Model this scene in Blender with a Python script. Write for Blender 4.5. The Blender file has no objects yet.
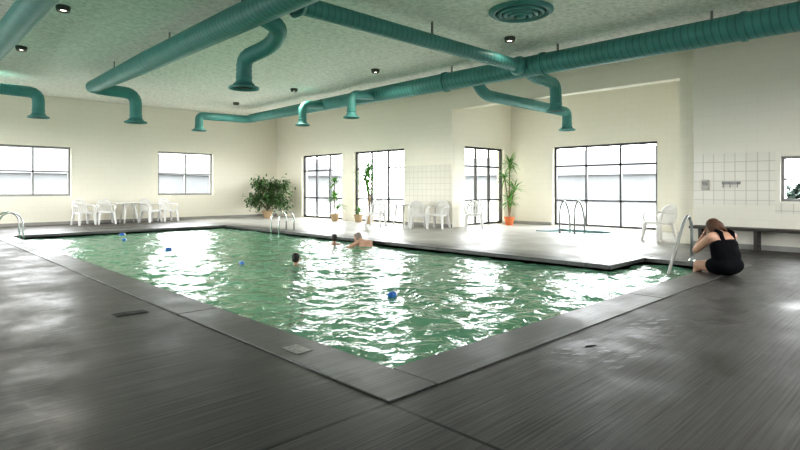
import bpy, math, random
from mathutils import Vector, Matrix, noise, Quaternion
random.seed(7)
V=Vector
scene=bpy.context.scene
COL=scene.collection
WATER=-0.10

# ---------------------------------------------------------------- geometry helpers
class Geo:
    def __init__(s): s.v=[]; s.f=[]
    def add(s,vs,fs):
        o=len(s.v); s.v+= [V(a) for a in vs]; s.f+=[tuple(i+o for i in f) for f in fs]
    def box(s,x0,x1,y0,y1,z0,z1):
        s.add([(x0,y0,z0),(x1,y0,z0),(x1,y1,z0),(x0,y1,z0),(x0,y0,z1),(x1,y0,z1),(x1,y1,z1),(x0,y1,z1)],
              [(0,3,2,1),(4,5,6,7),(0,1,5,4),(1,2,6,5),(2,3,7,6),(3,0,4,7)])
    def prism(s,bot,top):
        n=len(bot)
        s.add(list(bot)+list(top),[tuple(reversed(range(n))),tuple(range(n,2*n))]+[(i,(i+1)%n,n+(i+1)%n,n+i) for i in range(n)])
    def tube(s,pts,rad,n=12,cap=True,squash=None):
        pts=[V(p) for p in pts]; m=len(pts)
        if not hasattr(rad,'__len__'): rad=[rad]*m
        T=[]
        for i in range(m):
            a=pts[max(i-1,0)]; b=pts[min(i+1,m-1)]
            T.append((b-a).normalized())
        up=V((0,0,1)) if abs(T[0].z)<.9 else V((1,0,0))
        N=(up-T[0]*up.dot(T[0])).normalized()
        vs=[];fs=[]
        for i in range(m):
            if i>0:
                q=T[i-1].rotation_difference(T[i]); N=q@N
                N=(N-T[i]*N.dot(T[i])).normalized()
            B=T[i].cross(N)
            for k in range(n):
                a=2*math.pi*k/n
                c,d=math.cos(a),math.sin(a)
                if squash: c*=squash
                vs.append(pts[i]+(N*c+B*d)*rad[i])
        for i in range(m-1):
            for k in range(n):
                k2=(k+1)%n
                fs.append((i*n+k,i*n+k2,(i+1)*n+k2,(i+1)*n+k))
        if cap:
            fs.append(tuple(reversed(range(n)))); fs.append(tuple(range((m-1)*n,m*n)))
        s.add(vs,fs)
    def lathe(s,prof,c=(0,0,0),n=28,cap=False):
        c=V(c); vs=[];fs=[];m=len(prof)
        for r,z in prof:
            for k in range(n):
                a=2*math.pi*k/n; vs.append(c+V((r*math.cos(a),r*math.sin(a),z)))
        for i in range(m-1):
            for k in range(n):
                k2=(k+1)%n; fs.append((i*n+k,i*n+k2,(i+1)*n+k2,(i+1)*n+k))
        if cap:
            fs.append(tuple(reversed(range(n)))); fs.append(tuple(range((m-1)*n,m*n)))
        s.add(vs,fs)
    def ell(s,c,r,M=None,n=16,m=10):
        c=V(c); vs=[];fs=[]
        for i in range(m+1):
            t=math.pi*i/m
            for k in range(n):
                a=2*math.pi*k/n
                p=V((r[0]*math.sin(t)*math.cos(a),r[1]*math.sin(t)*math.sin(a),r[2]*math.cos(t)))
                if i in(0,m): p=V((0.0005*math.cos(a),0.0005*math.sin(a),r[2]*math.cos(t)))
                if M: p=M@p
                vs.append(c+p)
        for i in range(m):
            for k in range(n):
                k2=(k+1)%n; fs.append((i*n+k,(i+1)*n+k,(i+1)*n+k2,i*n+k2))
        fs.append(tuple(range(n))); fs.append(tuple(reversed(range(m*n,m*n+n))))
        s.add(vs,fs)
    def caps(s,p1,p2,r1,r2,n=14):
        p1=V(p1);p2=V(p2);d=(p2-p1).normalized()
        pts=[];rad=[]
        for i in range(6):
            a=math.pi/2*(i/5)
            pts.append(p1-d*r1*math.cos(a)); rad.append(max(r1*math.sin(a),.0008))
        for i in range(6):
            a=math.pi/2*(i/5)
            pts.append(p2+d*r2*math.sin(a)); rad.append(max(r2*math.cos(a),.0008))
        up=V((0,0,1)) if abs(d.z)<.9 else V((1,0,0))
        N=(up-d*up.dot(d)).normalized();B=d.cross(N);vs=[];fs=[]
        for p,r in zip(pts,rad):
            for k in range(n):
                a=2*math.pi*k/n; vs.append(p+(N*math.cos(a)+B*math.sin(a))*r)
        m=len(pts)
        for i in range(m-1):
            for k in range(n):
                k2=(k+1)%n; fs.append((i*n+k,i*n+k2,(i+1)*n+k2,(i+1)*n+k))
        fs.append(tuple(reversed(range(n)))); fs.append(tuple(range((m-1)*n,m*n)))
        s.add(vs,fs)
    def obj(s,name,mat,parent=None,smooth=False,loc=None,bevel=0,label=None):
        me=bpy.data.meshes.new(name); me.from_pydata([tuple(p) for p in s.v],[],s.f); me.update()
        if smooth:
            for p in me.polygons: p.use_smooth=True
        o=bpy.data.objects.new(name,me); COL.objects.link(o)
        if mat: me.materials.append(mat)
        if parent: o.parent=parent
        if loc: o.location=loc
        if bevel:
            b=o.modifiers.new('bevel','BEVEL'); b.width=bevel; b.segments=2; b.limit_method='ANGLE'
        if label: o['label']=label
        return o
def empty(name,loc=(0,0,0),rz=0):
    o=bpy.data.objects.new(name,None); COL.objects.link(o); o.location=loc; o.rotation_euler=(0,0,rz); o.empty_display_size=.2
    return o
def tag(o,label,cat,group=None,kind=None):
    o['label']=label; o['category']=cat
    if group: o['group']=group
    if kind: o['kind']=kind
    return o
def struct(o,label,cat):
    return tag(o,label,cat,kind='structure')
def dup(root,parent=None,loc=None,rz=None,sc=None,label=None):
    n=root.copy(); COL.objects.link(n)
    if parent: n.parent=parent
    if loc is not None: n.location=loc
    if rz is not None: n.rotation_euler=(0,0,rz)
    if sc is not None: n.scale=(sc,)*3
    if label: n['label']=label
    for c in root.children: dup(c,parent=n)
    return n
def fillet(pts,r,n=9):
    pts=[V(p) for p in pts]; out=[pts[0]]
    for i in range(1,len(pts)-1):
        a,b,c=pts[i-1],pts[i],pts[i+1]
        t=min(r,(a-b).length*.5,(c-b).length*.5)
        p=b+(a-b).normalized()*t; q=b+(c-b).normalized()*t
        for k in range(n+1):
            u=k/n; out.append(p*(1-u)**2+b*2*u*(1-u)+q*u*u)
    out.append(pts[-1]); return out
def resample(p,step):
    out=[p[0].copy()]
    L=sum((p[i+1]-p[i]).length for i in range(len(p)-1)); n=max(2,round(L/step)); st=L/n
    target=st;tot=0
    for i in range(len(p)-1):
        seg=(p[i+1]-p[i]).length
        while tot+seg>=target-1e-6 and len(out)<n:
            out.append(p[i].lerp(p[i+1],(target-tot)/seg)); target+=st
        tot+=seg
    out.append(p[-1].copy()); return out

# ---------------------------------------------------------------- materials
def newmat(name):
    m=bpy.data.materials.new(name); m.use_nodes=True
    nt=m.node_tree; b=nt.nodes['Principled BSDF']; return m,nt,b
def N(nt,t,**k):
    n=nt.nodes.new(t)
    for a,b in k.items(): setattr(n,a,b)
    return n
def simple(name,col,rough=.5,metal=0,var=.12,scale=8,bump=0,bscale=40,spec=.5,col2=None,wave=None):
    m,nt,b=newmat(name)
    tc=N(nt,'ShaderNodeTexCoord'); no=N(nt,'ShaderNodeTexNoise'); no.inputs['Scale'].default_value=scale; no.inputs['Detail'].default_value=4
    nt.links.new(tc.outputs['Object'],no.inputs['Vector'])
    cr=N(nt,'ShaderNodeValToRGB')
    cr.color_ramp.elements[0].position=.3; cr.color_ramp.elements[1].position=.7
    cr.color_ramp.elements[0].color=tuple(c*(1-var) for c in col)+(1,)
    cr.color_ramp.elements[1].color=tuple(min(1,c*(1+var)) for c in (col2 or col))+(1,)
    nt.links.new(no.outputs['Fac'],cr.inputs['Fac']); nt.links.new(cr.outputs['Color'],b.inputs['Base Color'])
    b.inputs['Roughness'].default_value=rough; b.inputs['Metallic'].default_value=metal
    b.inputs['Specular IOR Level'].default_value=spec
    if bump:
        n2=N(nt,'ShaderNodeTexNoise'); n2.inputs['Scale'].default_value=bscale
        nt.links.new(tc.outputs['Object'],n2.inputs['Vector'])
        bp=N(nt,'ShaderNodeBump'); bp.inputs['Strength'].default_value=bump; bp.inputs['Distance'].default_value=.01
        nt.links.new(n2.outputs['Fac'],bp.inputs['Height']); nt.links.new(bp.outputs['Normal'],b.inputs['Normal'])
    if wave: # spiral seams of the sheet-metal duct
        wv=N(nt,'ShaderNodeTexWave',wave_type='BANDS',bands_direction=wave); wv.inputs['Scale'].default_value=2.6; wv.inputs['Distortion'].default_value=0
        mp=N(nt,'ShaderNodeMapping'); mp.inputs['Rotation'].default_value=(.12,.1,.14); nt.links.new(tc.outputs['Object'],mp.inputs[0]); nt.links.new(mp.outputs[0],wv.inputs['Vector'])
        r2=N(nt,'ShaderNodeValToRGB'); r2.color_ramp.elements[0].position=.84; r2.color_ramp.elements[1].position=.98
        r2.color_ramp.elements[0].color=(1,1,1,1); r2.color_ramp.elements[1].color=(.64,.67,.67,1); nt.links.new(wv.outputs['Fac'],r2.inputs['Fac'])
        mx=N(nt,'ShaderNodeMix',data_type='RGBA',blend_type='MULTIPLY'); mx.inputs['Factor'].default_value=1
        nt.links.new(cr.outputs['Color'],mx.inputs['A']); nt.links.new(r2.outputs['Color'],mx.inputs['B']); nt.links.new(mx.outputs['Result'],b.inputs['Base Color'])
    return m
def brickmat(name,axis,c1,c2,mortar,bw,bh,ms,off=.5,rough=.55,bump=.35):
    m,nt,b=newmat(name)
    tc=N(nt,'ShaderNodeTexCoord'); sp=N(nt,'ShaderNodeSeparateXYZ'); cb=N(nt,'ShaderNodeCombineXYZ')
    nt.links.new(tc.outputs['Object'],sp.inputs[0]); nt.links.new(sp.outputs[axis],cb.inputs[0]); nt.links.new(sp.outputs[2],cb.inputs[1])
    br=N(nt,'ShaderNodeTexBrick'); nt.links.new(cb.outputs[0],br.inputs['Vector'])
    br.offset=off
    br.inputs['Scale'].default_value=1; br.inputs['Brick Width'].default_value=bw; br.inputs['Row Height'].default_value=bh
    br.inputs['Mortar Size'].default_value=ms; br.inputs['Mortar Smooth'].default_value=.3; br.inputs['Bias'].default_value=0
    br.inputs['Color1'].default_value=c1+(1,); br.inputs['Color2'].default_value=c2+(1,); br.inputs['Mortar'].default_value=mortar+(1,)
    nt.links.new(br.outputs['Color'],b.inputs['Base Color']); b.inputs['Roughness'].default_value=rough
    bp=N(nt,'ShaderNodeBump'); bp.invert=True; bp.inputs['Strength'].default_value=bump; bp.inputs['Distance'].default_value=.006
    nt.links.new(br.outputs['Fac'],bp.inputs['Height']); nt.links.new(bp.outputs['Normal'],b.inputs['Normal'])
    return m
CR=(.85,.81,.70); C2=(.86,.82,.715); CM=(.80,.76,.655)
blockX=brickmat('block_wall_x',0,CR,C2,CM,.4,.2,.005,bump=.2)
blockY=brickmat('block_wall_y',1,CR,C2,CM,.4,.2,.005,bump=.2)
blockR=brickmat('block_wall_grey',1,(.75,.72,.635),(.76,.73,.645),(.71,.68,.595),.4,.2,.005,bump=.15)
tileY=brickmat('wall_tile',1,(.76,.73,.64),(.78,.75,.66),(.56,.53,.46),.2,.2,.006,off=0,rough=.3)
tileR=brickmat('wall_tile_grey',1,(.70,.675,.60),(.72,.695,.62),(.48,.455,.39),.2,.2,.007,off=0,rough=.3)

ceilM,nt,b=newmat('textured_ceiling')
tc=N(nt,'ShaderNodeTexCoord')
n1=N(nt,'ShaderNodeTexNoise'); n1.inputs['Scale'].default_value=10; n1.inputs['Detail'].default_value=7; n1.inputs['Roughness'].default_value=.78
nt.links.new(tc.outputs['Object'],n1.inputs['Vector'])
cr=N(nt,'ShaderNodeValToRGB'); cr.color_ramp.elements[0].position=.36; cr.color_ramp.elements[1].position=.58
cr.color_ramp.elements[0].color=(.66,.68,.61,1); cr.color_ramp.elements[1].color=(.96,.955,.89,1)
nt.links.new(n1.outputs['Fac'],cr.inputs['Fac']); nt.links.new(cr.outputs['Color'],b.inputs['Base Color'])
bp=N(nt,'ShaderNodeBump'); bp.inputs['Strength'].default_value=.7; bp.inputs['Distance'].default_value=.018
nt.links.new(n1.outputs['Fac'],bp.inputs['Height']); nt.links.new(bp.outputs['Normal'],b.inputs['Normal']); b.inputs['Roughness'].default_value=.7

def concrete(name,lo,hi,joints,rlo=.3,rhi=.55,far=None,spec=.5):
    m,nt,b=newmat(name); L=nt.links.new
    tc=N(nt,'ShaderNodeTexCoord')
    mp=N(nt,'ShaderNodeMapping'); mp.inputs['Scale'].default_value=(1.1,60,1); L(tc.outputs['Object'],mp.inputs[0])
    n1=N(nt,'ShaderNodeTexNoise'); n1.inputs['Scale'].default_value=1; n1.inputs['Detail'].default_value=3; n1.inputs['Roughness'].default_value=.6
    L(mp.outputs[0],n1.inputs['Vector'])
    n2=N(nt,'ShaderNodeTexNoise'); n2.inputs['Scale'].default_value=1.1; n2.inputs['Detail'].default_value=9; n2.inputs['Roughness'].default_value=.7; L(tc.outputs['Object'],n2.inputs['Vector'])
    mx=N(nt,'ShaderNodeMath',operation='MULTIPLY_ADD'); mx.inputs[1].default_value=.42
    m2=N(nt,'ShaderNodeMath',operation='MULTIPLY'); m2.inputs[1].default_value=.58
    L(n2.outputs['Fac'],m2.inputs[0]); L(n1.outputs['Fac'],mx.inputs[0]); L(m2.outputs[0],mx.inputs[2])
    cr=N(nt,'ShaderNodeValToRGB'); cr.color_ramp.elements[0].position=.40; cr.color_ramp.elements[1].position=.60
    cr.color_ramp.elements[0].color=lo+(1,); cr.color_ramp.elements[1].color=hi+(1,)
    L(mx.outputs[0],cr.inputs['Fac'])
    col=cr.outputs['Color']
    sp=N(nt,'ShaderNodeSeparateXYZ'); L(tc.outputs['Object'],sp.inputs[0])
    if far:  # window sheen painted into the colour on the window side of the pool
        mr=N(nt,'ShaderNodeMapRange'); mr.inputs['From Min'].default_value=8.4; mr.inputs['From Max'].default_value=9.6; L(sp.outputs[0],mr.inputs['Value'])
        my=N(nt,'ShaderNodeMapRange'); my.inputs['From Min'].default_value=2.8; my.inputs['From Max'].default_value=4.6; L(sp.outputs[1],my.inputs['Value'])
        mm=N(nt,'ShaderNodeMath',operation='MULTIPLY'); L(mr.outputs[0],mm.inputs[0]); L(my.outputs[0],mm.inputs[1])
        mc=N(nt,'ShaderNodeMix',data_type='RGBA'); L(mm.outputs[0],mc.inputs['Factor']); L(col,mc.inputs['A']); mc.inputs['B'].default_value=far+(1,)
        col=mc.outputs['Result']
    if joints:
        prev=None
        for ax,val in joints:
            c=N(nt,'ShaderNodeMath',operation='COMPARE'); c.inputs[1].default_value=val; c.inputs[2].default_value=.012
            L(sp.outputs[ax],c.inputs[0])
            if prev:
                a=N(nt,'ShaderNodeMath',operation='MAXIMUM'); L(prev.outputs[0],a.inputs[0]); L(c.outputs[0],a.inputs[1]); prev=a
            else: prev=c
        mc=N(nt,'ShaderNodeMix',data_type='RGBA'); L(prev.outputs[0],mc.inputs['Factor']); L(col,mc.inputs['A']); mc.inputs['B'].default_value=(.004,.004,.004,1)
        col=mc.outputs['Result']
    L(col,b.inputs['Base Color'])
    rr=N(nt,'ShaderNodeMapRange'); rr.inputs['From Min'].default_value=.35; rr.inputs['From Max'].default_value=.65
    rr.inputs['To Min'].default_value=rlo; rr.inputs['To Max'].default_value=rhi
    L(n2.outputs['Fac'],rr.inputs['Value']); L(rr.outputs[0],b.inputs['Roughness']); b.inputs['Specular IOR Level'].default_value=spec
    bp=N(nt,'ShaderNodeBump'); bp.inputs['Strength'].default_value=.8; bp.inputs['Distance'].default_value=.006
    L(mx.outputs[0],bp.inputs['Height']); L(bp.outputs['Normal'],b.inputs['Normal'])
    return m
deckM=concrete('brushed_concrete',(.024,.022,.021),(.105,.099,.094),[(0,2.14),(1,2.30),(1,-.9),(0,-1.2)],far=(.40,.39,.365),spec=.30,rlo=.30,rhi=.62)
copM=concrete('coping_concrete',(.05,.05,.05),(.14,.137,.132),None,spec=.4)
poolM=simple('pool_plaster',(.52,.86,.68),.6,var=.08,scale=.45,col2=(.66,.76,.42))
TE=(.085,.285,.27)
tealM=simple('teal_duct_paint',TE,.45,0,var=.1,scale=4,wave='Y')
tealX=simple('teal_duct_paint_cross',TE,.45,0,var=.1,scale=4,wave='X')
tealP=simple('teal_plain',TE,.45,0,var=.1,scale=4)
tealD=simple('dark_duct_inside',(.02,.05,.05),.6)
whiteP=simple('white_plastic',(.76,.75,.73),.35,var=.03)
chrome=simple('chrome',(.75,.76,.76),.18,1,var=.04)
railG=simple('brushed_rail',(.33,.34,.34),.3,.7,var=.05)
darkF=simple('bronze_frame',(.025,.025,.025),.4,var=.1)
lightF=simple('white_frame',(.22,.22,.215),.5,var=.05)
woodD=simple('dark_bench_wood',(.03,.024,.02),.5,var=.25,scale=14)
leafM=simple('leaf_green',(.12,.31,.055),.5,var=.4,scale=6)
leafD=simple('leaf_dark',(.06,.13,.04),.5,var=.4,scale=6)
barkM=simple('bark',(.20,.14,.09),.8,var=.3,scale=20)
terra=simple('terracotta',(.62,.17,.05),.6,var=.1)
potT=simple('tan_pot',(.40,.29,.17),.6,var=.1)
skinM=simple('skin',(.38,.20,.13),.5,var=.08,scale=12)
skinL=simple('skin_light',(.55,.32,.23),.5,var=.08,scale=12)
hairB=simple('auburn_hair',(.085,.036,.019),.5,var=.4,scale=60,bump=.8,bscale=120)
hairK=simple('dark_hair',(.015,.012,.010),.5,var=.4,scale=60,bump=.6,bscale=120)
hairG=simple('grey_hair',(.25,.20,.17),.6,var=.3,scale=60,bump=.6,bscale=120)
suitM=simple('black_swimsuit',(.006,.006,.008),.85,var=.2,spec=.1)
trunkM=simple('navy_trunks',(.03,.05,.12),.6,var=.2)
eyeM=simple('eye_dark',(.02,.015,.01),.2,var=.1)
blueM=simple('blue_float',(.03,.16,.50),.35,var=.1)
greyM=simple('grey_metal',(.25,.25,.24),.4,.6,var=.1)
baseM=simple('grey_baseboard',(.33,.32,.30),.5,var=.08)
grassM=simple('outdoor_ground',(.16,.17,.155),.9,var=.2,scale=.3)
houseM=simple('house_siding',(.085,.087,.088),.8,var=.1,scale=.5)
roofM=simple('house_roof',(.070,.071,.073),.8,var=.1,scale=2)
shrubM=simple('shrub_leaf',(.04,.062,.05),.7,var=.3,scale=2)

def water_mat(name,tcol,dcol,mixf):
    m,nt,b=newmat(name); L=nt.links.new
    out=[n for n in nt.nodes if n.type=='OUTPUT_MATERIAL'][0]; nt.nodes.remove(b)
    tc=N(nt,'ShaderNodeTexCoord')
    n1=N(nt,'ShaderNodeTexNoise'); n1.inputs['Scale'].default_value=4.6; n1.inputs['Detail'].default_value=3; n1.inputs['Distortion'].default_value=.9; L(tc.outputs['Object'],n1.inputs['Vector'])
    bp=N(nt,'ShaderNodeBump'); bp.inputs['Strength'].default_value=.85; bp.inputs['Distance'].default_value=.042; L(n1.outputs['Fac'],bp.inputs['Height'])
    tr=N(nt,'ShaderNodeBsdfTransparent'); tr.inputs[0].default_value=tcol+(1,)
    df=N(nt,'ShaderNodeBsdfDiffuse'); df.inputs[0].default_value=dcol+(1,); L(bp.outputs[0],df.inputs['Normal'])
    mx=N(nt,'ShaderNodeMixShader'); mx.inputs[0].default_value=mixf; L(tr.outputs[0],mx.inputs[1]); L(df.outputs[0],mx.inputs[2])
    gl=N(nt,'ShaderNodeBsdfGlossy'); gl.inputs['Roughness'].default_value=.09; L(bp.outputs[0],gl.inputs['Normal'])
    fr=N(nt,'ShaderNodeFresnel'); fr.inputs[0].default_value=1.30; L(bp.outputs[0],fr.inputs['Normal'])
    m3=N(nt,'ShaderNodeMixShader'); L(fr.outputs[0],m3.inputs[0]); L(mx.outputs[0],m3.inputs[1]); L(gl.outputs[0],m3.inputs[2]); L(m3.outputs[0],out.inputs[0])
    return m
watM=water_mat('pool_water',(.72,.94,.80),(.25,.56,.38),.55)

# ---------------------------------------------------------------- room shell
XB=13.1; YB=21.5; CZ=4.38; XR=12.85; X0=-3.0; Y0=-3.0; XW=16.34; YS=11.1
def wall(name,axis,c0,c1,a0,a1,z0,z1,ops,mat,label):
    As=sorted({a0,a1}|{o[0] for o in ops}|{o[1] for o in ops}); Zs=sorted({z0,z1}|{o[2] for o in ops}|{o[3] for o in ops})
    g=Geo()
    for i in range(len(As)-1):
        for k in range(len(Zs)-1):
            am=(As[i]+As[i+1])/2; zm=(Zs[k]+Zs[k+1])/2
            if any(o[0]<am<o[1] and o[2]<zm<o[3] for o in ops): continue
            if axis=='x': g.box(As[i],As[i+1],c0,c1,Zs[k],Zs[k+1])
            else: g.box(c0,c1,As[i],As[i+1],Zs[k],Zs[k+1])
    return struct(g.obj(name,mat),label,'wall')
wB=[(2.7,4.9,.98,2.68),(7.85,10.06,.98,2.68)]
wFillL=[(8,13,.9,3.2),(15,20,.9,3.2)]; wFillN=[(5,10,1.2,3.2)]  # unseen windows added in the left and rear walls to let in fill light
wall('wall_back','x',YB,YB+.3,X0-.3,XB+.3,-.05,CZ+.1,wB,blockX,'cream painted block wall with two windows')
wR=[(13.28,16.0,.02,2.63),(16.73,19.5,.02,2.63)]
wall('wall_window_side','y',XB,XB+.3,4.0,YB,-.05,CZ+.1,wR+[(4.36,YS,-.05,3.75)],blockY,'cream block wall with tall windows and alcove opening')
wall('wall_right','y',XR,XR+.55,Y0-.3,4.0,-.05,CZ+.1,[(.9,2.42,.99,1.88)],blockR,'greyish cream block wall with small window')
wall('wall_alcove_side','x',YS,YS+.3,XB+.3,XW+.3,-.05,CZ+.1,[(13.73,15.91,.02,2.63)],blockX,'cream alcove side wall with tall window')
wall('wall_alcove_back','y',XW,XW+.3,4.0,YS,-.05,CZ+.1,[(6.06,9.43,.02,2.63)],blockY,'cream alcove wall with wide tall window')
wall('wall_alcove_end','x',4.0,4.3,XB+.3,XW,-.05,CZ+.1,[],blockX,'cream alcove end wall')
wall('wall_left','y',X0-.3,X0,Y0-.3,YB,-.05,CZ+.1,wFillL,blockY,'cream block wall with long windows added for fill light')
wall('wall_rear','x',Y0-.3,Y0,X0,XR,-.05,CZ+.1,wFillN,blockX,'cream block wall behind the deck')
g=Geo(); g.box(X0-.3,XW+.3,Y0-.3,YB+.3,CZ,CZ+.12); struct(g.obj('ceiling',ceilM),'pale green-grey heavily textured plaster ceiling','ceiling')

PX0,PX1,PY0,PY1=2.53,8.5,2.68,17.2; AX=9.85; AY=3.9
SX0,SX1,SY0,SY1=14.0,15.0,6.6,8.4
xs=[X0,PX0,PX1,AX,SX0,SX1,XW]; ys=[Y0,PY0,AY,SY0,SY1,PY1,YB]
g=Geo()
def hole(x,y): return (PX0<x<PX1 and PY0<y<PY1) or (PX1-.001<x<AX and PY0<y<AY) or (SX0<x<SX1 and SY0<y<SY1)
for i in range(6):
    for k in range(6):
        if not hole((xs[i]+xs[i+1])/2,(ys[k]+ys[k+1])/2): g.box(xs[i],xs[i+1],ys[k],ys[k+1],-.18,0)
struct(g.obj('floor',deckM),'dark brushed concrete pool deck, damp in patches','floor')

g=Geo(); t=.12; PB=-1.2
g.box(PX0-t,AX+t,PY0-t,PY1+t,PB-.15,PB)
g.box(PX0-t,PX0,PY0-t,PY1+t,PB,-.02); g.box(PX0,AX,PY0-t,PY0,PB,-.02); g.box(PX0,PX1,PY1,PY1+t,PB,-.02)
g.box(PX1,PX1+t,AY,PY1+t,PB,-.02); g.box(PX1,AX,AY,AY+t,PB,-.02); g.box(AX,AX+t,PY0-t,AY+t,PB,-.02)
pool=g.obj('swimming_pool',poolM); tag(pool,'indoor swimming pool basin with pale green plaster','swimming pool')
g=Geo(); W=.38; h=.008; gp=.008
def strip(x0,x1,y0,y1,ax,step):
    a0,a1=(x0,x1) if ax=='x' else (y0,y1); n=max(1,round((a1-a0)/step)); st=(a1-a0)/n
    for i in range(n):
        p,q=a0+i*st+gp,a0+(i+1)*st-gp
        if ax=='x': g.box(p,q,y0,y1,-.06,h)
        else: g.box(x0,x1,p,q,-.06,h)
strip(PX0-W,PX0+.03,PY0-W,PY1+W,'y',3.1)
strip(PX0+.03,AX+W,PY0-W,PY0+.03,'x',3.1)
strip(PX0+.03,PX1-.03,PY1-.03,PY1+W,'x',3.1)
strip(PX1-.03,PX1+W,AY+W,PY1+W,'y',3.1)
strip(PX1-.03,AX+W,AY-.03,AY+W,'x',3.1)
strip(AX-.03,AX+W,PY0+.03,AY-.03,'y',3.1)
cop=g.obj('pool_coping',copM,parent=pool,bevel=.004,label='smooth concrete pool edge with joints')

def waterobj(x0,x1,y0,y1,z,step,fn,amp,name,parent,lab):
    nx=int((x1-x0)/step)+1; ny=int((y1-y0)/step)+1; vs=[];fs=[];idx={}
    def vi(i,k):
        if (i,k) not in idx:
            x=x0+(x1-x0)*i/nx; y=y0+(y1-y0)*k/ny
            w=noise.noise(V((x*.9,y*.9,0)))*.70+noise.noise(V((x*2.8+5,y*2.6,3)))*.70+noise.noise(V((x*6.0,y*5.6,9)))*.36
            idx[(i,k)]=len(vs); vs.append((x,y,z+amp*w))
        return idx[(i,k)]
    for i in range(nx):
        for k in range(ny):
            x=x0+(x1-x0)*(i+.5)/nx; y=y0+(y1-y0)*(k+.5)/ny
            if fn and not fn(x,y): continue
            fs.append((vi(i,k),vi(i+1,k),vi(i+1,k+1),vi(i,k+1)))
    me=bpy.data.meshes.new(name); me.from_pydata(vs,[],fs); me.update()
    for p in me.polygons: p.use_smooth=True
    me.materials.append(watM); o=bpy.data.objects.new(name,me); COL.objects.link(o); o.parent=parent; o['label']=lab; return o
waterobj(PX0,AX,PY0,PY1,WATER,.05,lambda x,y:hole(x,y),.038,'water',pool,'rippling green water reflecting the windows')
g=Geo()
g.box(SX0-.1,SX1+.1,SY0-.1,SY1+.1,-.9,-.8); g.box(SX0-.1,SX0,SY0-.1,SY1+.1,-.8,-.02); g.box(SX1,SX1+.1,SY0-.1,SY1+.1,-.8,-.02)
g.box(SX0,SX1,SY0-.1,SY0,-.8,-.02); g.box(SX0,SX1,SY1,SY1+.1,-.8,-.02)
spa=g.obj('hot_tub',simple('spa_blue',(.25,.45,.48),.4)); tag(spa,'small sunken hot tub in the window alcove','hot tub')
g=Geo(); w2=.15
g.box(SX0-w2,SX0+.02,SY0-w2,SY1+w2,-.05,.02); g.box(SX1-.02,SX1+w2,SY0-w2,SY1+w2,-.05,.02); g.box(SX0,SX1,SY0-w2,SY0+.02,-.05,.02); g.box(SX0,SX1,SY1-.02,SY1+w2,-.05,.02)
g.obj('coping',simple('spa_tile',(.14,.24,.25),.35),parent=spa,bevel=.006,label='grey-blue tiled rim')
waterobj(SX0,SX1,SY0,SY1,-.05,.1,None,.01,'water',spa,'blue-green hot tub water')

def base(n,x0,x1,y0,y1):
    g=Geo(); g.box(x0,x1,y0,y1,0,.1); struct(g.obj('baseboard_'+n,baseM),'low grey baseboard','baseboard')
base('back',X0,XB,YB-.02,YB); base('window_side',XB-.02,XB,YS,13.2); base('right',XR-.02,XR,Y0,4.0)
base('alcove',XW-.02,XW,9.5,YS)
g=Geo(); g.box(XB-.012,XB,YS+.05,13.2,.1,2.0); struct(g.obj('trim_1',tileY),'square tiled wall section','tile')
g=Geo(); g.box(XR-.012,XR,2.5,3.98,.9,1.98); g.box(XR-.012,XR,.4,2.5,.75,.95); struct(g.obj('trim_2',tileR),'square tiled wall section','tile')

wn=[0]
def window(axis,c,a0,a1,z0,z1,cols,rows,mat,label,fw=.05,depth=.08,mw=.035):
    wn[0]+=1; g=Geo()
    def bx(p,q,r,s):
        if axis=='x': g.box(p,q,c,c+depth,r,s)
        else: g.box(c,c+depth,p,q,r,s)
    bx(a0,a0+fw,z0,z1); bx(a1-fw,a1,z0,z1); bx(a0+fw,a1-fw,z0,z0+fw); bx(a0+fw,a1-fw,z1-fw,z1)
    for u in cols: p=a0+(a1-a0)*u; bx(p-mw/2,p+mw/2,z0+fw,z1-fw)
    for z in rows: bx(a0+fw,a1-fw,z-mw/2+.001,z+mw/2)
    o=g.obj('window_%d'%wn[0],mat); struct(o,label,'window')
T=[1/3,2/3]
for i,o in enumerate(wB): window('x',YB+.1,*o,[.5],[1.82],lightF,'pale framed window with four panes, bright outside',.07,mw=.05)
window('y',XB+.1,*wR[0],[.34,.67],[1.98,.85],darkF,'tall dark framed window with nine panes',.07,mw=.055)
window('y',XB+.1,*wR[1],[.34,.67],[1.98,.85],darkF,'tall dark framed window beside the potted trees',.07,mw=.055)
window('x',YS+.1,13.73,15.91,.02,2.63,T,[1.98,.85],darkF,'tall dark framed alcove window',.07,mw=.055)
window('y',XW+.1,6.06,9.43,.02,2.63,T,[1.98,.85],darkF,'wide tall dark framed alcove window, nine panes',.07,mw=.055)
window('y',XR+.1,.9,2.42,.99,1.88,[.5],[1.43],lightF,'small pale framed window above the bench',.05)
for o in wFillL: window('y',X0-.2,*o,T,[2.4],lightF,'long pale framed window added out of view for fill light')
for o in wFillN: window('x',Y0-.2,*o,T,[2.4],lightF,'long pale framed window added out of view for fill light')

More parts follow.
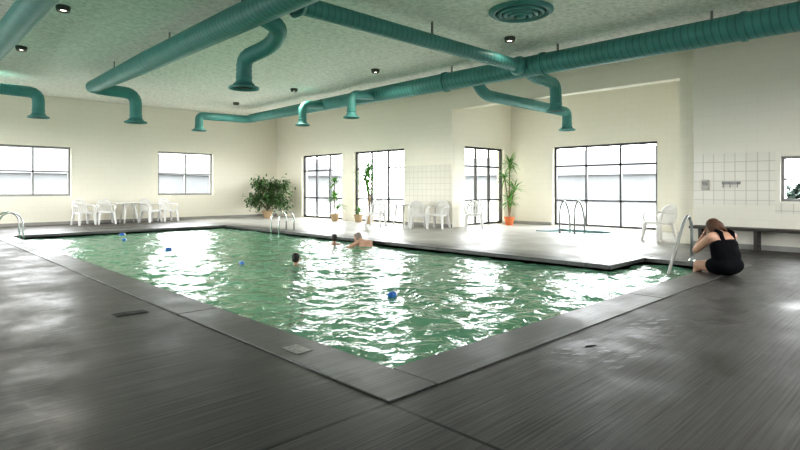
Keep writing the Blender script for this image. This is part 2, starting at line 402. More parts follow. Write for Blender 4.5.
# ---------------------------------------------------------------- ducts
def ribtube(g,path,r0,r1=None,step=.06,rib=.008,every=3,n=28,cap=True):
    p=resample(path,step); m=len(p); r1=r1 or r0
    rad=[(r0+(r1-r0)*i/(m-1))+(rib if i%every==0 else 0) for i in range(m)]
    g.tube(p,rad,n=n,cap=cap)
def outlet(parent,pos,r,R):
    g=Geo()
    g.lathe([(r*.9,.0),(r+.012,0),(r+.012,-.04),(r,-.045),(r*1.08,-.09),(R*.7,-.15),(R*.92,-.18),(R,-.185),(R,-.22),(R*.93,-.22),(R*.9,-.19),(R*.6,-.15),(r*.8,-.08),(r*.8,0)],n=32)
    o=g.obj('outlet',tealP,parent=parent,smooth=True,loc=pos,label='flared teal air outlet')
    g=Geo(); g.lathe([(R*.62,-.18),(R*.62,-.195),(R*.48,-.195),(R*.48,-.18)],n=28); g.lathe([(R*.36,-.17),(R*.36,-.20),(.001,-.21)],n=28); g.lathe([(.001,-.12),(R*.7,-.13)],n=28)
    g.obj('vent_cone',tealD,parent=o,smooth=True,label='dark inner vent rings')
def duct(path,r0,r1,label,hang=[],fr=.4,mat=None):
    g=Geo(); ribtube(g,fillet(path,fr),r0,r1,rib=0); o=g.obj('air_duct',mat or tealM,smooth=True); tag(o,label,'air duct')
    for (x,y,z,r) in hang:
        gg=Geo(); gg.box(x-.012,x+.012,y-.02,y+.02,z+r*.95,CZ); gg.obj('hanger',greyM,parent=o)
    return o
def branch(parent,path,r,R,fr=.3):
    g=Geo(); ribtube(g,fillet(path,fr),r,step=.04,rib=.007,every=2); br=g.obj('branch_duct',tealP,parent=parent,smooth=True)
    outlet(br,tuple(path[-1]),r,R)
    return br
Z=4.0
A=duct([(10.6,Y0+.05,Z),(10.6,10.2,Z)],.24,.225,'large teal spiral duct hung below the ceiling by the window wall',[(10.6,y,Z,.24) for y in (0,3,6,9)])
g=Geo(); ribtube(g,fillet([(10.6,10.2,Z),(10.6,19.3,Z)],.5),.225,.16,rib=0); g.obj('duct_section',tealM,parent=A,smooth=True)
branch(A,[(10.6,19.0,3.97),(10.45,19.35,3.95),(8.55,19.4,3.92),(8.55,19.4,3.58)],.14,.26,.35)
branch(A,[(10.6,14.4,3.98),(9.7,14.4,3.9),(9.7,14.4,3.45)],.12,.23,.3)
branch(A,[(10.6,11.9,3.98),(9.65,11.9,3.9),(9.65,11.9,3.45)],.12,.23,.3)
branch(A,[(10.7,8.35,3.98),(11.1,8.35,3.62),(15.3,8.35,3.6),(15.3,8.35,3.25)],.14,.25,.4)
for y in (2.5,6.35,9.2):
    g=Geo(); g.tube([(10.6,y-.04,Z),(10.6,y+.04,Z)],.255,n=32); g.obj('duct_collar',tealP,parent=A)
B=duct([(4.24,Y0+.05,Z),(4.24,12,Z)],.225,.22,'large teal spiral duct with flared outlets under the ceiling',[(4.24,y,Z,.22) for y in (5,8,11,14.5)])
g=Geo(); ribtube(g,[V((4.24,12,Z)),V((4.24,16.35,Z))],.22,.17,rib=0); g.obj('duct_section',tealM,parent=B,smooth=True)
branch(B,[(4.24,16.1,3.97),(4.3,16.2,3.95),(5.3,16.2,3.92),(5.3,16.2,3.32)],.155,.30,.45)
branch(B,[(4.24,7.55,3.95),(4.70,7.6,3.85),(4.92,8.2,3.72),(4.78,8.95,3.6),(4.80,9.0,3.27)],.135,.27,.3)
C=duct([(4.24,6.85,Z),(10.5,6.85,Z),(11.05,6.85,3.84),(12.0,6.85,3.82),(12.0,6.85,3.34)],.14,.14,'teal cross duct passing the main duct and turning down',[(7.5,6.85,Z,.14)],.36,mat=tealX)
outlet(C,(12.0,6.85,3.34),.14,.24)
for a in ([(4.5,6.85,Z),(4.62,6.85,Z)],[.21,.15]),([(10.2,6.85,Z),(10.36,6.85,Z)],[.15,.22]):
    g=Geo(); g.tube(a[0],a[1],n=28); g.obj('duct_collar',tealP,parent=C,smooth=True)
E=duct([(1.7,Y0+.05,Z),(1.7,18.0,Z)],.22,.19,'large teal duct running along the pool deck edge ceiling',[(1.7,y,Z,.21) for y in (6,12)])
branch(E,[(1.7,17.9,3.97),(1.8,18.0,3.95),(3.3,18.0,3.93),(3.3,18.0,3.45)],.15,.27,.4)
dd=Geo(); dd.lathe([(.55,-.0),(.56,-.03),(.50,-.07),(.44,-.05),(.44,0)],n=48)
D=dd.obj('ceiling_diffuser',tealP,smooth=True,loc=(8.15,5.33,CZ)); tag(D,'round teal ceiling air diffuser with concentric rings','air vent')
for r,z in ((.36,-.09),(.26,-.11),(.16,-.13)):
    g=Geo(); g.lathe([(r+.045,z+.05),(r+.05,z+.03),(r,z),(r-.03,z+.04),(r-.03,z+.05)],n=40); g.obj('ring',tealP,parent=D,smooth=True)
g=Geo(); g.lathe([(.001,-.14),(.08,-.13),(.09,-.1)],n=28); g.obj('cap',tealP,parent=D,smooth=True)
g=Geo(); g.lathe([(.001,-.004),(.45,-.004)],n=32); g.obj('backing',tealD,parent=D)

emM=bpy.data.materials.new('lamp_glow'); emM.use_nodes=True
nt=emM.node_tree; b=nt.nodes['Principled BSDF']; b.inputs['Emission Color'].default_value=(1,.9,.72,1); b.inputs['Emission Strength'].default_value=8
rimM=simple('lamp_rim',(.06,.06,.055),.4)
def lamp(x,y,en=110):
    g=Geo(); g.lathe([(.11,0),(.115,-.02),(.10,-.09),(.085,-.09),(.08,-.03)],n=24)
    o=g.obj('ceiling_downlight',rimM,smooth=True,loc=(x,y,CZ)); tag(o,'small round ceiling downlight with a dark rim','ceiling light','downlights in the ceiling')
    g=Geo(); g.lathe([(.001,-.07),(.05,-.068),(.078,-.05)],n=20); g.obj('lens',emM,parent=o,smooth=True,label='glowing lamp lens')
    l=bpy.data.lights.new('downlight','SPOT'); l.energy=en; l.color=(1,.93,.80); l.spot_size=math.radians(165); l.spot_blend=.6; l.shadow_soft_size=.12
    lo=bpy.data.objects.new('downlight_bulb',l); COL.objects.link(lo); lo.parent=o; lo.location=(0,0,-.13)
for p in [(2.32,10.7),(2.32,14.4),(2.32,18.2),(9.45,6.45,8),(9.45,10.65),(9.45,14.5),(9.45,18.3),(8.0,1.5)]: lamp(*p)

# ---------------------------------------------------------------- furniture
def make_chair():
    e=empty('patio_chair')
    g=Geo(); n=8
    for i in range(n):
        y0=-.21+.42*i/n; y1=-.21+.42*(i+1)/n-.006
        z0=.42+.03*((i/n)**2); z1=.42+.03*(((i+1)/n)**2)
        w0=.205+.03*(i/n); w1=.205+.03*((i+1)/n)
        g.prism([(-w0,y0,z0-.018),(w0,y0,z0-.018),(w1,y1,z1-.018),(-w1,y1,z1-.018)],[(-w0,y0,z0),(w0,y0,z0),(w1,y1,z1),(-w1,y1,z1)])
    g.box(-.215,.215,.2,.225,.38,.455); g.box(-.22,-.195,-.21,.21,.375,.435); g.box(.195,.22,-.21,.21,.375,.435)
    g.obj('seat',whiteP,parent=e,bevel=.004)
    g=Geo()
    def bp(x,z):
        t=(z-.42)/.42; return V((x,-.22-.12*t-.05*(1-(x/.25)**2)*t*.6,z))
    arch=[]
    for i in range(25):
        a=math.pi*i/24; x=-.235*math.cos(a); z=.42+.42*(math.sin(a)**.45 if math.sin(a)>0 else 0)
        arch.append(bp(x,z))
    g.tube(arch,.028,n=8)
    for x in (-.15,-.09,-.03,.03,.09,.15):
        zt=.42+.42*(math.sqrt(max(0,1-(x/.235)**2))**.45)-.01
        a=bp(x,.43); b=bp(x*1.1,zt); w=.024
        g.prism([a+V((-w,-.005,0)),a+V((w,-.005,0)),a+V((w,.005,0)),a+V((-w,.005,0))],[b+V((-w,-.005,0)),b+V((w,-.005,0)),b+V((w,.005,0)),b+V((-w,.005,0))])
    g.tube([bp(-.22,.70),bp(0,.70),bp(.22,.70)],.02,n=8)
    g.obj('backrest',whiteP,parent=e,smooth=False)
    for s in (-1,1):
        g=Geo(); g.tube(fillet([(s*.235,-.30,.66),(s*.27,-.1,.67),(s*.28,.16,.66),(s*.262,.225,.60),(s*.25,.20,.44)],.08),.030,n=8,squash=.6)
        g.obj('armrest',whiteP,parent=e)
        for y,yo in ((.20,.06),(-.20,-.09)):
            g=Geo(); a=.040;b2=.028
            g.prism([(s*.265-b2,y+yo-b2,0),(s*.265+b2,y+yo-b2,0),(s*.265+b2,y+yo+b2,0),(s*.265-b2,y+yo+b2,0)],
                    [(s*.215-a,y-a,.43),(s*.215+a,y-a,.43),(s*.215+a,y+a,.43),(s*.215-a,y+a,.43)])
            g.obj('leg',whiteP,parent=e,bevel=.006)
    return e
chair=make_chair()
tag(chair,'white plastic patio armchair against the block wall','chair','white patio chairs')
def pc(o,x,y,rz): o.location=(x,y,0); o.rotation_euler=(0,0,rz)
pc(chair,5.1,20.7,math.pi+.2)
for x,y,rz,lb in [(5.80,20.75,math.pi-.1,None),(7.3,20.7,math.pi+.35,'white plastic patio armchair beside the round table'),(7.95,20.75,math.pi+.1,None),
        (11.85,13.35,math.pi/2+.5,'white plastic patio armchair by the tall window'),(12.0,11.55,math.pi/2+.9,'white plastic patio armchair by the tiled wall'),(12.6,11.25,math.pi/2+.3,'white plastic patio armchair by the tiled wall'),
        (13.5,10.55,math.pi/2+.6,'white plastic patio armchair in the alcove opening'),(13.45,4.95,math.pi/2-.5,'white plastic patio armchair beside the alcove pillar')]:
    dup(chair,loc=(x,y,0),rz=rz,label=lb)
def make_table():
    e=empty('patio_table')
    g=Geo(); g.lathe([(.001,.70),(.42,.70),(.44,.71),(.445,.73),(.43,.74),(.001,.74)],n=32); g.obj('table_top',whiteP,parent=e)
    for i in range(4):
        a=math.pi/4+i*math.pi/2; c,s=math.cos(a),math.sin(a)
        g=Geo(); g.tube([(c*.22,s*.22,.70),(c*.26,s*.26,.35),(c*.34,s*.34,0)],[.035,.028,.022],n=10); g.obj('leg',whiteP,parent=e,smooth=True)
    return e
tb=make_table(); tb.location=(6.55,20.7,0); tag(tb,'round white plastic patio table','table','round patio tables')
dup(tb,loc=(12.3,12.5,0))

bn=empty('bench',(12.6,2.25,0)); tag(bn,'long dark wooden bench along the wall','bench')
g=Geo()
for i in range(3): g.box(-.21+i*.145,-.21+i*.145+.13,-1.75,1.7,.40,.45)
g.obj('seat',woodD,parent=bn,bevel=.005)
for y in (-1.5,-.5,.5,1.5):
    g=Geo(); g.box(-.17,.17,y-.03,y+.03,.34,.40); g.box(-.16,-.10,y-.03,y+.03,0,.34); g.box(.10,.16,y-.03,y+.03,0,.34); g.box(-.1,.1,y-.02,y+.02,.1,.15); g.obj('leg_frame',woodD,parent=bn)

sh=empty('shower_fitting',(XR-.012,3.75,1.32)); tag(sh,'small chrome shower valve box on the tiled wall','shower')
g=Geo(); g.box(-.05,0,-.07,.07,-.11,.11); g.obj('valve_box',simple('offwhite_box',(.40,.38,.34),.4),parent=sh,bevel=.01)
g=Geo(); g.tube([(-.05,0,.02),(-.09,0,.02)],.035,n=16); g.tube([(-.08,0,.02),(-.085,.05,.06)],.01,n=8); g.obj('handle',greyM,parent=sh)
hr=empty('hook_rail',(XR-.012,3.27,1.36)); tag(hr,'grey rail with towel hooks on the wall','hook rail')
g=Geo(); g.box(-.02,0,-.17,.17,-.03,.03); g.obj('rail',greyM,parent=hr)
for y in (-.13,0,.13):
    g=Geo(); g.tube(fillet([(-.02,y,0),(-.07,y,-.01),(-.075,y,-.09),(-.10,y,-.08)],.02),.010,n=8); g.obj('hook',greyM,parent=hr)

# ---------------------------------------------------------------- plants
def leafblade(g,p,d,up,L,w,droop,seg=5):
    d=d.normalized(); side=d.cross(up).normalized() if d.cross(up).length>.01 else V((1,0,0))
    pts=[];cur=p.copy();dd=d.copy()
    for i in range(seg+1):
        t=i/seg; ww=w*math.sin(math.pi*min(1,.12+t*.88))
        pts.append((cur-side*ww,cur+V((0,0,-ww*.3)),cur+side*ww))
        dd=(dd+V((0,0,-droop))).normalized(); cur=cur+dd*L/seg
    vs=[q for tri in pts for q in tri]; fs=[]
    for i in range(seg):
        o=i*3; fs+=[(o,o+1,o+4,o+3),(o+1,o+2,o+5,o+4)]
    g.add(vs,fs)
def pot(parent,r,h,mat):
    g=Geo(); g.lathe([(.001,0),(r*.7,0),(r*.95,h*.82),(r*1.06,h*.83),(r*1.08,h),(r*.95,h),(r*.92,h*.85),(.001,h*.85)],n=28); g.obj('pot',mat,parent=parent,smooth=False)
def palm(loc,H,crowns,seed,potmat,label,L=.45,nl=34,w=.026):
    rnd=random.Random(seed); e=empty('potted_palm',loc); tag(e,label,'potted plant')
    pot(e,.17,.28,potmat); gs=Geo(); gl=Geo()
    for h,ox,oy in crowns:
        pts=[V((0,0,.2)),V((ox*.3,oy*.3,h*.5)),V((ox,oy,h))]; gs.tube(fillet(pts,.5),.018,n=8)
        for i in range(nl):
            a=rnd.uniform(0,6.28); el=rnd.uniform(-.1,1.3)
            d=V((math.cos(a)*math.cos(el),math.sin(a)*math.cos(el),math.sin(el)))
            leafblade(gl,V((ox,oy,h-.12+rnd.random()*.14)),d,V((0,0,1)),L*rnd.uniform(.7,1.1),w,rnd.uniform(.12,.3))
    gs.obj('stem',barkM,parent=e,smooth=True); gl.obj('foliage',leafM,parent=e,smooth=True)
palm((12.5,16.4,0),1.8,[(1.5,.05,.1),(.95,-.12,-.1),(.6,.1,-.1)],1,potT,'slim potted palm with thin leaves between the windows',.40)
palm((12.45,14.35,0),2.2,[(1.95,0,0),(1.7,.1,.30),(1.65,-.12,-.30),(1.2,.05,.12)],2,potT,'tall potted palm in front of the tall window',.62,36,.028)
palm((15.35,10.5,0),2.3,[(2.1,.05,.02),(1.65,-.1,.12),(1.25,.08,-.15),(.85,-.08,-.08)],3,terra,'tall palm in an orange terracotta pot in the alcove corner',.50)
palm((12.75,15.3,0),.7,[(.45,0,0)],5,potT,'small leafy plant in a tan pot',.25)
e=empty('potted_ficus',(11.75,20.0,0)); tag(e,'bushy dark green ficus tree in the room corner','potted plant')
pot(e,.22,.32,potT); gs=Geo(); gl=Geo(); rnd=random.Random(4)
for i in range(22):
    a=i*2.4; R=rnd.uniform(.2,.80); zt=rnd.uniform(.55,1.92-.25*R)
    tip=V((R*math.cos(a)*.95,R*math.sin(a)*.95,zt))
    gs.tube(fillet([(0,0,.25),(R*.2*math.cos(a),R*.2*math.sin(a),min(.7,zt*.7)),tip],.3),.014,n=6)
    for k in range(110):
        p=tip*1.0+V((rnd.gauss(0,.14),rnd.gauss(0,.14),rnd.gauss(0,.13)))
        d=V((rnd.uniform(-1,1),rnd.uniform(-1,1),rnd.uniform(-.9,.4)))
        leafblade(gl,p,d,V((0,0,1)),.14,.036,.1,seg=3)
gs.obj('stem',barkM,parent=e,smooth=True); gl.obj('foliage',leafD,parent=e)

# ---------------------------------------------------------------- rails, ladders
def ladder(x,y,sgn,label,H=.68,gap=.5,steps=True):
    e=empty('pool_ladder',(x,y,0)); tag(e,label,'pool ladder')
    for s in (-gap/2,gap/2):
        g=Geo(); g.tube(fillet([(sgn*.42,s,0.008),(sgn*.42,s,H*.7),(sgn*.2,s,H),(-sgn*.08,s,H*.8),(-sgn*.12,s,-.85)],.25),.022,n=10); g.obj('rail',chrome,parent=e,smooth=True)
    if steps:
        for z in (-.3,-.55,-.8):
            g=Geo(); g.box(-sgn*.12-.03,-sgn*.12+.03,-gap/2+.02,gap/2-.02,z-.015,z+.015); g.obj('step',chrome,parent=e)
    return e
ladder(PX1,13.9,1,'chrome ladder rails on the far pool edge',.62,.42)
ladder(PX0,16.3,-1,'chrome ladder rails at the pool end',.7)
e=empty('hot_tub_handrail',(SX0,7.45,0)); tag(e,'pair of curved metal handrails at the hot tub','handrail')
for s in (-.22,.22):
    g=Geo(); g.tube(fillet([(-.35,s,0),(-.35,s,.72),(-.1,s,.95),(.2,s,.55),(.25,s,-.5)],.25),.027,n=10); g.obj('rail',railG,parent=e,smooth=True)
e=empty('pool_handrail',(AX,3.2,0)); tag(e,'curved chrome handrail leading into the pool steps','handrail')
g=Geo(); g.tube(fillet([(.20,-.05,0.008),(.18,-.05,.62),(.02,-.05,.82),(-.22,-.05,.68),(-.80,-.05,.0),(-1.1,-.05,-.35),(-1.1,-.05,-.9)],.24),.025,n=12); g.obj('rail',railG,parent=e,smooth=True)
g=Geo(); g.lathe([(.02,.03),(.05,.02),(.055,0)],c=(.20,-.05,.008),n=20); g.obj('flange',chrome,parent=e,smooth=True)
g=Geo()
for i in range(3): g.box(PX1+.35*i+.25,AX,PY0,AY,-1.2,-.9+.27*i)
g.obj('pool_steps',poolM,parent=pool,label='underwater entry steps')

def floatb(x,y,rz,lb):
    e=empty('pool_float',(x,y,WATER+.02),rz); tag(e,lb,'float','pool floats'); e.scale=(.85,.85,.85)
    g=Geo(); g.ell((0,0,0),(.085,.055,.055),n=20,m=12); g.obj('body',blueM,parent=e,smooth=True)
    for s in (-1,1):
        g=Geo(); g.tube([(s*.055,0,0),(s*.075,0,0),(s*.10,0,0)],[.052,.044,.02],n=18); g.obj('end_cap',whiteP if s>0 else blueM,parent=e,smooth=True)
for x,y,r in [(4.63,4.9,.3),(4.65,8.8,1.2),(4.57,11.9,.4),(4.6,14.9,1),(5.1,16.7,.2)]: floatb(x,y,r,'small blue and white float on the water')

e=empty('deck_drain',(1.83,5.75,0)); tag(e,'dark metal drain cover set in the deck','drain')
g=Geo(); g.box(-.15,.15,-.08,.08,0,.006); g.obj('frame',darkF,parent=e)
g=Geo()
for i in range(7): g.box(-.14,.14,-.068+i*.02,-.058+i*.02,.006,.010)
g.obj('grate',darkF,parent=e)
e=empty('depth_marker',(2.33,3.54,.008)); tag(e,'pale worn tile marker set in the pool edge','marker tile')
g=Geo(); g.box(-.07,.07,-.11,.11,0,.004); g.obj('tile',simple('marker_tile',(.22,.22,.215),.4,var=.4,scale=30),parent=e)
pm=simple('wet_film',(.05,.048,.046),.36,var=.3,scale=10,bump=.5,bscale=30,spec=.4)
g=Geo(); rnd=random.Random(11)
for i in range(60):
    cx=rnd.uniform(3.6,5.8); cy=2.15-rnd.random()*.5-(cx-3.7)*.04; R=rnd.uniform(.012,.04)
    n=20; vs=[(cx,cy,.0015)]
    for k in range(n):
        a=6.2832*k/n; r=R*(1+.5*noise.noise(V((math.cos(a)+cx*9,math.sin(a)+cy*7,0))))
        u,v=r*1.9*math.cos(a),r*.6*math.sin(a)
        vs.append((cx+u*.9+v*.43,cy-u*.43+v*.9,.0015))
    g.add(vs,[(0,1+k,1+(k+1)%n) for k in range(n)])
tag(g.obj('puddles',pm),'shallow wet streaks on the concrete deck','puddle',kind='stuff')

# ---------------------------------------------------------------- people
def bake(g,name,mat,parent,voxel,smooth=6,label=None):
    o=g.obj('tmp',mat)
    r=o.modifiers.new('r','REMESH'); r.mode='VOXEL'; r.voxel_size=voxel
    s=o.modifiers.new('s','SMOOTH'); s.factor=.5; s.iterations=smooth
    bpy.context.view_layer.update(); dg=bpy.context.evaluated_depsgraph_get()
    me=bpy.data.meshes.new_from_object(o.evaluated_get(dg)); me.name=name
    for p in me.polygons: p.use_smooth=True
    bpy.data.objects.remove(o)
    if not me.materials: me.materials.append(mat)
    n=bpy.data.objects.new(name,me); COL.objects.link(n)
    if parent: n.parent=parent
    if label: n['label']=label
    return n
def frame(f,u):
    f=V(f).normalized(); u=V(u); s=f.cross(u).normalized(); u=s.cross(f).normalized()
    return Matrix((s,f,u)).transposed()
def head(g,c,M,s=1):
    c=V(c); E=lambda p,r:g.ell(c+M@(V(p)*s),[a*s for a in r],M)
    E((0,-.01,.02),(.076,.094,.088)); E((0,.03,-.045),(.056,.058,.062)); E((0,.062,-.085),(.026,.024,.02))
    E((0,.098,-.02),(.012,.018,.024)); E((0,.088,.012),(.045,.012,.01)); E((0,.086,-.055),(.022,.012,.01))
    for q in (-1,1): E((q*.078,-.005,-.01),(.010,.02,.03)); E((q*.036,.070,-.03),(.022,.02,.02))
def eyes(c,M,parent,s=1):
    for q in (-1,1):
        g=Geo(); g.ell(V(c)+M@(V((q*.031,.086,.0))*s),[.011*s,.008*s,.007*s],M,n=10,m=6); g.obj('eye',eyeM,parent=parent,smooth=True)
def hand(g,w,d,nrm,th,s=1,curl=.35):
    w=V(w); d=V(d).normalized(); nrm=V(nrm); nrm=(nrm-d*nrm.dot(d)).normalized(); t=d.cross(nrm).normalized()
    if t.dot(V(th))<0: t=-t
    M=Matrix((t,d,nrm)).transposed()
    g.ell(w+d*.05*s,(.042*s,.055*s,.016*s),M)
    for i,(off,l) in enumerate(((.03,.072),(.01,.08),(-.01,.074),(-.029,.058))):
        p=w+d*.088*s+t*off*s; a=curl*.5; r=.0095*s
        for k,f in enumerate((.45,.32,.23)):
            dd=(d*math.cos(a)+nrm*math.sin(a)+t*off*1.2).normalized(); q=p+dd*l*f*s
            g.caps(p,q,r*(1-.08*k),r*(.93-.08*k),n=8); p=q; a+=curl
    p=w+d*.03*s+t*.03*s
    q=p+(t*.8+d*.7+nrm*.3).normalized()*.04*s; g.caps(p,q,.013*s,.011*s,n=8)
    g.caps(q,q+(t*.3+d*.9+nrm*.35).normalized()*.032*s,.011*s,.009*s,n=8)
def swimmer(name,loc,rz,s,skin,hair,arms,label,hip=.92,look=(0,1,-.05),hv=1.0,build=1.0,vox=.011,tilt=0):
    e=empty(name,loc,rz); tag(e,label,'person')
    e.rotation_euler=(tilt,0,rz)
    g=Geo(); dz=hip-.92; S=lambda x,y,z: V((x,y,z))*s
    for q in (-1,1):
        kn=S(q*.11,.0-dz*1.0,.48+dz*.35); an=S(q*.12,-.02,.08)
        g.caps(S(q*.09,0,.92+dz),kn,.088*s*build,.058*s); g.caps(kn,an,.056*s,.038*s); g.caps(S(q*.12,-.05,.045),S(q*.14,.13,.032),.038*s,.028*s)
    H=lambda z:z+dz
    g.ell(S(0,0,H(.96)),[.16*s*build,.11*s*build,.12*s]); g.ell(S(0,0,H(1.12)),[.14*s*build,.10*s*build,.16*s]); g.ell(S(0,0,H(1.3)),[.165*s*build,.11*s*build,.17*s])
    g.caps(S(-.13,0,H(1.42)),S(.13,0,H(1.42)),.065*s,.065*s); g.caps(S(0,-.005,H(1.4)),S(0,.012,H(1.55)),.06*s,.052*s)
    for q,arm in zip((1,-1),arms):
        sh_=S(q*.18,0,H(1.42)); el=sh_+V(arm[0])*s; wr=sh_+V(arm[1])*s
        g.caps(sh_,el,.054*s*build,.041*s); g.caps(el,wr,.041*s,.028*s); hand(g,wr,wr-el,arm[2],arm[3],s)
    M=frame(look,(0,0,1) if not tilt else (0,-.6,.8)); hc=S(0,.03,H(1.645)); head(g,hc,M,s*1.04)
    body=bake(g,'body',skin,e,vox)
    eyes(hc,M,e,s*1.04)
    g=Geo(); g.ell(hc+M@(V((0,-.030,.045))*s),[.087*s,.092*s*hv,.082*s*hv],M); g.ell(hc+M@(V((0,-.058,-.01))*s),[.078*s,.055*s,.08*s],M); g.ell(hc+M@(V((0,.04,.088))*s),[.06*s,.04*s,.03*s],M)
    bake(g,'hair',hair,e,.01,4)
    g=Geo(); g.ell(S(0,0,H(.96)),[.17*s*build,.12*s*build,.125*s])
    for q in (-1,1): g.caps(S(q*.09,0,.90+dz),S(q*.10,-dz*.45,.72+dz*.6),.1*s*build,.092*s)
    bake(g,'swim_trunks',trunkM,e,.015,4)
    return e
armsw=[((.12,.18,-.16),(.10,.40,-.20),(0,0,-1),(-1,0,0)),((-.12,.18,-.16),(-.10,.40,-.20),(0,0,-1),(1,0,0))]
swimmer('person',(5.28,8.05,PB),math.radians(-50),.80,skinM,hairK,armsw,'child with dark hair standing neck-deep in the pool',hip=.80)
swimmer('person',(7.95,10.45,PB),math.radians(-30),.785,skinM,hairK,armsw,'dark-haired child in the water at the pool edge',hip=.86)
swimmer('person',(8.08,8.35,-.74),0,.98,skinL,hairG,
   [((.20,.10,.10),(.44,.14,.20),(0,1,-.3),(0,.3,1)),((-.16,.10,.02),(-.20,.30,.16),(0,1,-.3),(1,0,0))],
   'grey-haired person floating at the pool edge, forearm on the coping',build=1.05,look=(0,.75,.6),tilt=math.radians(-58))

def woman(loc,rz):
    e=empty('person',loc,rz); tag(e,'person in black swimsuit seated on pool edge, head bowed in hands','person')
    g=Geo()
    for q in (-1,1):
        hp=V((q*.12,.03,.11)); kn=V((q*.13,.36,.095)); an=V((q*.12,.45,-.33))
        g.caps(hp,kn,.105,.068); g.caps(kn,kn.lerp(an,.4),.060,.060); g.caps(kn.lerp(an,.35),an,.060,.042)
        g.caps(an+V((0,-.03,-.04)),an+V((q*.02,.15,-.075)),.038,.026)
    rx=Matrix.Rotation(-.24,3,'X')
    g.ell((0,-.03,.14),[.225,.165,.135]); g.ell((0,-.01,.28),[.20,.15,.17],rx); g.ell((0,.035,.43),[.20,.145,.17],rx)
    for q in (-1,1): g.caps((q*.07,-.02,.15),(q*.085,.045,.45),.125,.112)
    g.ell((0,.11,.40),[.14,.10,.08])
    g.caps((-.15,.07,.535),(.15,.07,.535),.078,.078); g.caps((0,.07,.54),(0,.16,.63),.066,.056)
    for q in (-1,1):
        sh_=V((q*.20,.075,.53)); el=V((q*.205,.33,.32)); wr=V((q*.085,.32,.525))
        g.caps(sh_,el,.066,.048); g.caps(el,el.lerp(wr,.4),.049,.045); g.caps(el.lerp(wr,.35),wr,.045,.029)
        hand(g,wr,V((-q*.35,-.12,1)),V((-q*.55,-.8,0)),V((0,-1,.2)),1,.3)
    f=(0,1,-1.2); M=frame(f,(0,0,1)); hc=V((0,.21,.65)); head(g,hc,M,1.05)
    bake(g,'body',skinL,e,.008,8)
    eyes(hc,M,e,1.05)
    g=Geo()
    g.ell(hc+M@V((0,-.035,.045)),[.100,.098,.088],M); g.ell(hc+M@V((0,-.085,-.02)),[.096,.055,.095],M)
    for q in (-1,1): g.ell(hc+M@V((q*.074,-.02,-.02)),[.026,.055,.09],M)
    for i in range(60):
        a=random.uniform(-1.7,1.7); p=hc+M@V((.092*math.sin(a),-.04-.07*math.cos(a),-.05)); g.caps(p+M@V((0,0,.07)),p+M@V((random.uniform(-.012,.012),random.uniform(-.015,.01),-.085)),.014,.007,n=6)
    bake(g,'hair',hairB,e,.007,3,'auburn collar-length hair')
    g=Geo()
    g.ell((0,-.03,.14),[.238,.178,.147]); g.ell((0,-.01,.28),[.213,.163,.18],rx); g.ell((0,.030,.41),[.213,.158,.155],rx); g.ell((0,.112,.40),[.151,.11,.09])
    for q in (-1,1):
        g.caps((q*.07,-.02,.15),(q*.085,.035,.42),.138,.124)
        g.caps((q*.12,.03,.12),(q*.122,.09,.12),.120,.114)
        for a,b2 in (((q*.10,-.05,.46),(q*.105,-.015,.60)),((q*.105,-.015,.60),(q*.11,.06,.622)),((q*.11,.06,.622),(q*.10,.15,.54)),((q*.10,.15,.54),(q*.09,.19,.44))): g.caps(a,b2,.032,.030,n=8)
    bake(g,'swimsuit',suitM,e,.008,10,'black one-piece swimsuit')
    return e
woman((8.80,2.31,.008),math.radians(-28))

# ---------------------------------------------------------------- outside
def gr(x0,x1,y0,y1): g.box(x0,x1,y0,y1,-.3,-.12)
g=Geo(); R=90
gr(XW+.35,R,-R,R); gr(-R,X0-.35,-R,R); gr(X0-.35,XW+.35,YB+.35,R); gr(X0-.35,XW+.35,-R,Y0-.35); gr(XB+.35,XW+.35,YS+.35,YB+.35); gr(XR+.6,XW+.35,Y0-.35,3.95)
struct(g.obj('ground',grassM),'pale open ground outside the building','ground')
def house(x,y,w,d,h,rz,lb):
    e=empty('house',(x,y,-.12),rz); tag(e,lb,'house')
    g=Geo(); g.box(-w/2,w/2,-d/2,d/2,0,h); g.obj('house_wall',houseM,parent=e)
    g=Geo(); a=.4
    g.prism([(-w/2-a,-d/2-a,h),(-w/2-a,d/2+a,h),(-w/2-a,0,h+d*.3)],[(w/2+a,-d/2-a,h),(w/2+a,d/2+a,h),(w/2+a,0,h+d*.3)]); g.obj('roof',roofM,parent=e)
house(52,22,14,9,2.6,math.pi/2,'low house with a pitched roof outside'); house(54,38,12,8,2.8,1.4,'low house with a pitched roof outside')
house(36,52,14,8,2.6,.8,'low house with a pitched roof outside'); house(24,62,13,8,2.8,.2,'low house with a pitched roof outside'); house(7,56,11,8,2.6,0,'low house with a pitched roof outside')
e=empty('shrub',(27,3.6,-.12)); tag(e,'dense green shrub growing outside the small window','shrub')
gs=Geo(); gl=Geo(); rnd=random.Random(9)
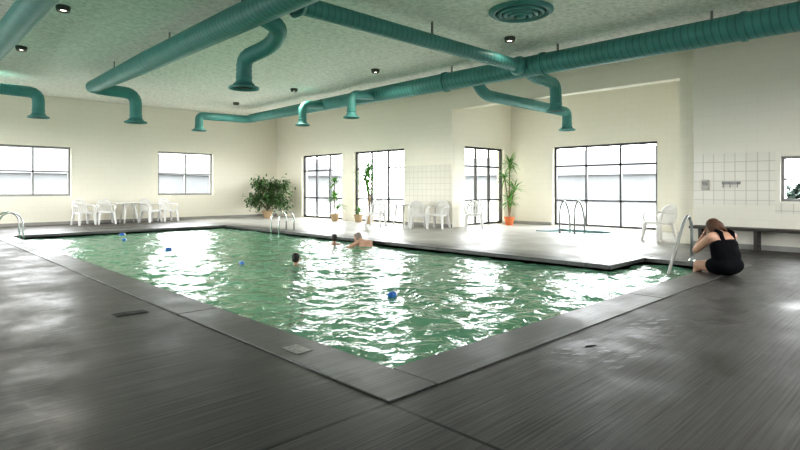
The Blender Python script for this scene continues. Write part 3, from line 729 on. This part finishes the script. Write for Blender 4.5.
for i in range(14):
    tip=V((rnd.uniform(-.6,.6),-2.2+i*.32,rnd.uniform(.7,1.3))); gs.tube([(tip.x*.2,tip.y*.7,0),tuple(tip)],.03,n=6)
    for k in range(200):
        p=tip+V((rnd.gauss(0,.3),rnd.gauss(0,.3),rnd.uniform(-1.1,.5))); p.z=max(p.z,.1)
        leafblade(gl,p,V((rnd.uniform(-1,1),rnd.uniform(-1,1),rnd.uniform(-.6,.6))),V((0,0,1)),.34,.11,.1,seg=2)
gs.obj('stem',barkM,parent=e); gl.obj('foliage',shrubM,parent=e)

# ---------------------------------------------------------------- light
w=bpy.data.worlds.new('world'); scene.world=w; w.use_nodes=True
bg=w.node_tree.nodes['Background']; bg.inputs[0].default_value=(.95,.98,1,1); bg.inputs[1].default_value=12.5
def portal(x,y,z,sx,sz,rot):
    l=bpy.data.lights.new('portal','AREA'); l.shape='RECTANGLE'; l.size=sx; l.size_y=sz
    try: l.cycles.is_portal=True
    except Exception: return
    o=bpy.data.objects.new('window_skylight',l); COL.objects.link(o); o.location=(x,y,z); o.rotation_euler=rot
h=math.pi/2
for o in wB: portal((o[0]+o[1])/2,YB+.35,1.83,2.2,1.7,(-h,0,0))
for o in wR: portal(XB+.35,(o[0]+o[1])/2,1.33,2.75,2.6,(h,0,h))
portal(14.82,YS+.35,1.33,2.2,2.6,(-h,0,0)); portal(XW+.35,7.75,1.33,3.4,2.6,(h,0,h)); portal(XR+.6,1.66,1.43,1.5,.9,(h,0,h))
for o in wFillL: portal(X0-.35,(o[0]+o[1])/2,2.05,5,2.3,(h,0,-h))
for o in wFillN: portal((o[0]+o[1])/2,Y0-.35,2.2,5,2.0,(h,0,0))

# ---------------------------------------------------------------- camera
cd=bpy.data.cameras.new('camera'); cam=bpy.data.objects.new('camera',cd); COL.objects.link(cam)
cam.location=(0,0,1.25); cam.rotation_euler=(math.pi/2,0,math.radians(-44.19)); cd.lens=24.3; cd.sensor_width=36; cd.shift_y=-.046
cd.clip_start=.05; cd.clip_end=300
scene.camera=cam
scene.view_settings.view_transform='Standard'
try: scene.view_settings.look='Medium High Contrast'
except Exception as ex: print('look',ex)
scene.view_settings.exposure=0.42
